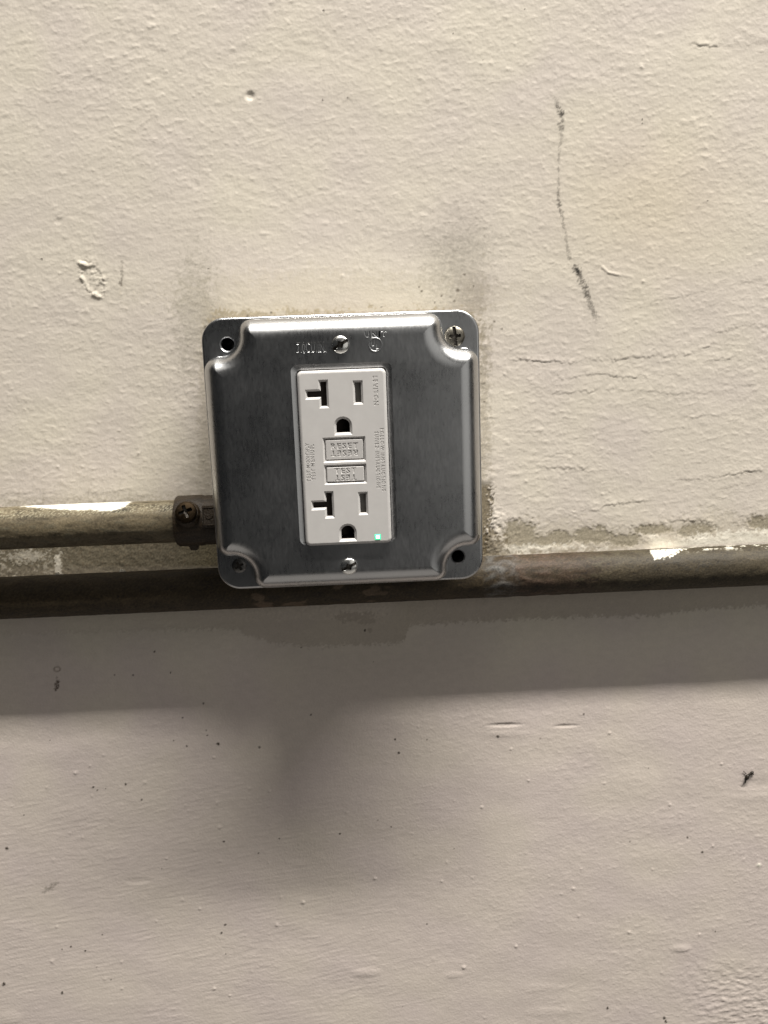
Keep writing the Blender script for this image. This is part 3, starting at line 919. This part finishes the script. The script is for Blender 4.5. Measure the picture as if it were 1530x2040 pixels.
# ------------------------------------------------------------------ stamped and moulded lettering
def text_bm(bm, s, x, y, z, h, angle=0, sx=1.0, depth=.16, weight=0.0, spacing=1.0, round_=0, zs=1.0):
    """adds the word as raised solid letters, centred at x, y, cap height h"""
    cu = bpy.data.curves.new('word', 'FONT')
    cu.body = s
    cu.size = h / .70
    if round_:
        cu.extrude = .02
        cu.bevel_depth = round_
        cu.bevel_resolution = 2
    else:
        cu.extrude = depth / 2
        cu.bevel_depth = depth * .3
        cu.bevel_resolution = 0
    cu.offset = weight
    cu.space_character = spacing
    cu.align_x = 'CENTER'
    cu.resolution_u = 3
    ob = bpy.data.objects.new('word', cu)
    col.objects.link(ob)
    dg = bpy.context.evaluated_depsgraph_get()
    me = bpy.data.meshes.new_from_object(ob.evaluated_get(dg))
    bpy.data.objects.remove(ob); bpy.data.curves.remove(cu)
    ca_, sa_ = math.cos(angle), math.sin(angle)
    n = len(me.vertices)
    for v in me.vertices:
        lx, ly, lz = v.co.x * sx, v.co.y - h / 2, v.co.z * zs
        v.co = V(x + lx * ca_ - ly * sa_, y + lx * sa_ + ly * ca_, z + lz)
    bm.from_mesh(me)
    bpy.data.meshes.remove(me)

def engrave(o, words):
    """cut V-grooved letters into a piece; words are text_bm arguments"""
    bm = bmesh.new()
    for w_ in words:
        text_bm(bm, *w_)
    bmesh.ops.remove_doubles(bm, verts=bm.verts, dist=1e-7)
    off = Vector((0, 0, 0)); p = o
    while p is not None:
        off += p.location; p = p.parent
    me = bpy.data.meshes.new('cutter'); bm.to_mesh(me); bm.free()
    me.transform(Matrix.Translation(-off))
    c = bpy.data.objects.new('cutter', me); col.objects.link(c)
    c.matrix_world = Matrix.Translation(off)
    bpy.context.view_layer.update()
    md = o.modifiers.new('cut', 'BOOLEAN'); md.operation = 'DIFFERENCE'; md.solver = 'EXACT'; md.object = c
    md.use_self = True
    dg = bpy.context.evaluated_depsgraph_get()
    new = bpy.data.meshes.new_from_object(o.evaluated_get(dg))
    old = o.data
    o.modifiers.clear()
    print('engrave', o.name, len(old.polygons), '->', len(new.polygons))
    if len(new.polygons) > len(old.polygons):
        nm = old.name
        o.data = new
        bpy.data.meshes.remove(old); new.name = nm
        new.shade_smooth(); new.set_sharp_from_angle(angle=math.radians(30))
    bpy.data.objects.remove(c); bpy.data.meshes.remove(me)

engrave(cover, [('7.0CU.IN.', -11.2, 41.3, PZ + .02, 3.5, math.radians(-.5), .50, .3, -.15, 1.08, .36, .70),
                ('UNIT', 12.7, 45.3, PZ - .04, 2.1, 0, 1.0, .3, -.10, 1.25, .24, .7),
                ('U', 11.8, 42.0, PZ, 2.0, 0, .75, .3, -.10, 1, .24, .7), ('L', 13.3, 40.9, PZ, 2.0, 0, .75, .3, -.10, 1, .24, .7)])
bm = bmesh.new()
NT, NS = 48, 8
rr = []
for i in range(NT):
    a = 2 * math.pi * i / NT
    rr.append([bm.verts.new(V(12.5 + (2.45 + .22 * math.cos(2 * math.pi * k_ / NS)) * math.cos(a), 41.4 + (2.45 + .22 * math.cos(2 * math.pi * k_ / NS)) * math.sin(a),
                              PZ + .03 + .22 * math.sin(2 * math.pi * k_ / NS))) for k_ in range(NS)])
for i in range(NT):
    for k_ in range(NS):
        bm.faces.new((rr[i][k_], rr[(i + 1) % NT][k_], rr[(i + 1) % NT][(k_ + 1) % NS], rr[i][(k_ + 1) % NS]))
link('listing_mark', bm, M_zinc, cover, 50)

crisp_flats(cover.data)
screw_head('cover_screw', (43.6, 43.7, FZ - .1), (.02, .05, 1), 3.95, 1.6, M_oldscrew, boxo, 1.75 + math.pi / 2 - .1, 'cross_long')['label'] = 'tarnished brown cross-slot screw'
screw_head('cover_screw', (-45.3, -43.6, FZ - .1), (.0, .0, 1), 2.9, .6, M_darkscrew, boxo, .5, 'cross', side=.3)

# ------------------------------------------------------------------ receptacle
RZ = 55.2
HW, HH = 16.65, 33.35
def P2(L):
    return [(x + DX, y + DY) for x, y in L]
def inset(pts, d):
    """miter inset of a counter-clockwise polygon"""
    n = len(pts); out = []
    for i in range(n):
        p = np.array(pts[i]); a = np.array(pts[i - 1]); b = np.array(pts[(i + 1) % n])
        e1 = (p - a) / np.linalg.norm(p - a); e2 = (b - p) / np.linalg.norm(b - p)
        n1 = np.array([-e1[1], e1[0]]); n2 = np.array([-e2[1], e2[0]])
        mt = (n1 + n2) / (1 + n1 @ n2)
        out.append(tuple(p + mt * d))
    return out

bm = bmesh.new()
lv = [(0, -4.0), (0, -1.35)]
for k_ in range(1, 7):
    an = math.pi / 2 * k_ / 6
    lv.append((1.2 * (1 - math.cos(an)), -1.35 + 1.35 * math.sin(an)))
rl = [ring(bm, P2(rounded_poly(sq(HW - o_, HH - o_), [2.0 - o_ * .8] * 4, 8)), RZ + h_) for o_, h_ in lv]
for A, B in zip(rl, rl[1:]):
    bridge(bm, A, B)
rl.append(ring(bm, P2(rounded_poly(sq(HW - 1.22, HH - 1.22), [1.0] * 4, 8)), RZ))
bridge(bm, rl[-2], rl[-1])
top_loops = [rl[-1]]

def opening(pts, chamf, cdep, deep, floor_mat, wall_mat=1):
    a = ring(bm, pts, RZ)
    q = inset(pts, chamf)
    b = ring(bm, q, RZ - cdep)
    c = ring(bm, q, RZ - deep)
    bridge(bm, b, a); bridge(bm, c, b, wall_mat)
    fill(bm, [c], floor_mat)
    top_loops.append(a)

def tslot(cx, cy):
    # vertical blade slot with a side branch to the left
    w, h, bx, bh = 1.85, 5.3, 5.1, 1.9
    return [(cx - w, cy - h), (cx + w, cy - h), (cx + w, cy + h), (cx - w, cy + h), (cx - w, cy + bh), (cx - bx - w, cy + bh), (cx - bx - w, cy - bh), (cx - w, cy - bh)]
def slot(cx, cy, w=1.9, h=4.5):
    return [(cx - w, cy - h), (cx + w, cy - h), (cx + w, cy + h), (cx - w, cy + h)]
def ground(cx, cy, w=3.45, h=3.3):
    pts = [(cx - w, cy - h), (cx + w, cy - h)]
    for k_ in range(0, 17):
        an = math.pi * k_ / 16
        pts.append((cx + w * math.cos(an), cy + .25 + w * math.sin(an)))
    return pts
for (tx, ty, sx_, sy_, gx, gy) in ((-7.5, 23.9, 5.35, 24.0, -.8, 11.6), (-7.4, -18.1, 5.55, -18.1, -.8, -29.4)):
    opening(tslot(tx, ty), .78, .8, 4.0, 1)
    opening(slot(sx_, sy_), .78, .8, 2.6, 2, 1)
    opening(ground(gx, gy), .92, .9, 9, 1)
def rect(x0, x1, y0, y1):
    return [(x0, y0), (x1, y0), (x1, y1), (x0, y1)]
BTN = {'RESET': rect(-8.8, 7.4, -2.0, 7.6), 'TEST': rect(-8.8, 7.4, -10.4, -2.75)}
for nm, rc in BTN.items():
    opening(rc, .75, .8, 4.2, 1, 0)
LED = rect(9.4, 11.9, -32.6, -30.3)
LED = [(x, y) for x, y in LED]
opening(LED, .12, .15, 1.0, 1, 0)
fill(bm, top_loops)
bmesh.ops.recalc_face_normals(bm, faces=bm.faces)
recept = link('receptacle', bm, [M_plastic, M_slot, M_shutter], boxo, 28)
recept['label'] = 'white rectangular receptacle face with slots and two buttons'

def button(name, rc, word, top, hgt, lower_tilt):
    q = inset(rc, .95)
    q = [(x, y) for x, y in q]
    bm = bmesh.new()
    def zt(y): return top + lower_tilt * (y - (q[0][1] + q[2][1]) / 2)
    A = [bm.verts.new(V(x, y, top - 3)) for x, y in q]
    B = [bm.verts.new(V(x, y, zt(y) - .35)) for x, y in q]
    t = inset(q, .3)
    Cq = [bm.verts.new(V(x, y, zt(y))) for x, y in t]
    bridge(bm, A, B); bridge(bm, B, Cq); bm.faces.new(Cq)
    cx = (q[0][0] + q[1][0]) / 2; cy = (q[0][1] + q[2][1]) / 2
    g = hgt * .66
    o = link(name, bm, M_plastic, recept)
    engrave(o, [(word, cx, cy + g, zt(cy + g) + .01, hgt, 0, 1.04, .3, -.08, 1.3, .21),
                (word, cx, cy - g, zt(cy - g) + .01, hgt, math.pi, 1.04, .3, -.08, 1.3, .21)])
    return o
button('reset_button', BTN['RESET'], 'RESET', RZ - .38, 2.15, .035)
button('test_button', BTN['TEST'], 'TEST', RZ - .22, 2.1, .02)

engrave(recept, [(w_, x, y, RZ + .01, h, math.radians(ang), sx_, .3, -.05, 1.22, .13) for w_, x, y, h, ang, sx_ in (
    ('LEVITON', 12.0, 24.4, 1.75, -90, .95), ('FOLLOW INSTRUCTIONS', 13.7, -1.7, 1.45, -90, .87), ('SUIVEZ INSTRUCTIONS', 11.7, -1.7, 1.45, -90, .84),
    ('TEST MONTHLY', -14.7, -1.6, 1.45, 90, .84), ('TEST MENSUEL', -12.9, -1.6, 1.45, 90, .84))])

crisp_flats(recept.data)
bm = bmesh.new()
a = ring(bm, inset(LED, .14), RZ - .9); b = ring(bm, inset(LED, .14), RZ + .05); c = ring(bm, inset(LED, .5), RZ + .32); d = ring(bm, inset(LED, .6), RZ + .34)
bridge(bm, a, b); bridge(bm, b, c); bridge(bm, c, d)
f = bm.faces.new(d); f.material_index = 1
link('indicator_light', bm, [M_led, M_led_core], recept)

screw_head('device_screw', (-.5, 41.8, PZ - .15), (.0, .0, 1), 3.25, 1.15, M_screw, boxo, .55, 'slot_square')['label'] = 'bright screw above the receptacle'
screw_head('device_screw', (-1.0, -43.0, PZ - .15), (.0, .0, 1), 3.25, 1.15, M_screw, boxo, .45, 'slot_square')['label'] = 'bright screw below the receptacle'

# ================================================================== SMALL LOOSE THINGS
def blob(bm, p, axis, length, r, n=10, seg=6):
    u, w, nn = frame_from(axis, up=(.1, .2, 1))
    p = np.array(p, float)
    rings = []
    for i in range(seg + 1):
        t = i / seg
        rad = r * math.sqrt(max(.02, math.sin(math.pi * (.04 + .92 * t))))
        rings.append([bm.verts.new(V(*(p + nn * (t - .5) * length + rad * (u * math.cos(2 * math.pi * k_ / n) + w * math.sin(2 * math.pi * k_ / n))))) for k_ in range(n)])
    for A, B in zip(rings, rings[1:]):
        for i in range(n):
            j = (i + 1) % n
            bm.faces.new((A[i], A[j], B[j], B[i]))
    bm.faces.new(rings[-1]); bm.faces.new(rings[0][::-1])

ip = lambda x, y, z=.45: unproject(x, y, z)
bm = bmesh.new()
def seg_(a, b, r):
    A, B = ip(*a), ip(*b)
    blob(bm, (A + B) / 2, B - A, np.linalg.norm(B - A), r)
seg_((1485.5, 1554), (1491, 1543), .95)      # abdomen
seg_((1490, 1546), (1496, 1540), .55)
seg_((1494, 1543), (1501, 1537), .75)        # thorax and head
seg_((1486, 1555), (1484, 1560), .35)
seg_((1485, 1559), (1480, 1560), .28)
seg_((1487, 1542), (1484, 1539), .22)
seg_((1484, 1539), (1481, 1536), .16)
seg_((1499, 1538), (1501, 1544), .25)
o = link('insect', bm, M_bug, None, 60)
tag(o, 'tiny black dead insect stuck on the wall low at the right', 'insect')
c_ = V(*ip(1490, 1548, .7)); o.data.transform(Matrix.Translation(-c_)); o.location = c_

def flake(pts, thick, label):
    """curled chip of white paint resting against the wall on the lower conduit"""
    bm = bmesh.new()
    P = [unproject(x, y, z) for x, y, z in pts]
    A = [bm.verts.new(V(*(p + np.array([0, 0, thick])))) for p in P]
    B = [bm.verts.new(V(*p)) for p in P]
    bm.faces.new(A); bm.faces.new(B[::-1]); bridge(bm, B, A)
    bmesh.ops.recalc_face_normals(bm, faces=bm.faces)
    o = link('paint_flake', bm, M_flake)
    tag(o, label, 'paint flake', group='paint flakes resting on the lower conduit')
    c_ = V(*P[0]); o.data.transform(Matrix.Translation(-c_)); o.location = c_
flake([(238, 1143, 6), (253, 1143.5, 6), (251, 1139, 5.4), (246, 1134, 4.6), (240, 1133, 4.4), (238, 1137, 5.2)], .7,
      'larger white paint flake on the lower conduit, nearer to the connector')
flake([(111, 1150, 5), (125, 1149.5, 5), (121, 1144, 4), (117, 1139, 3.2), (111, 1141, 3.4)], .6,
      'smaller white paint flake on the lower conduit, farther from the connector')
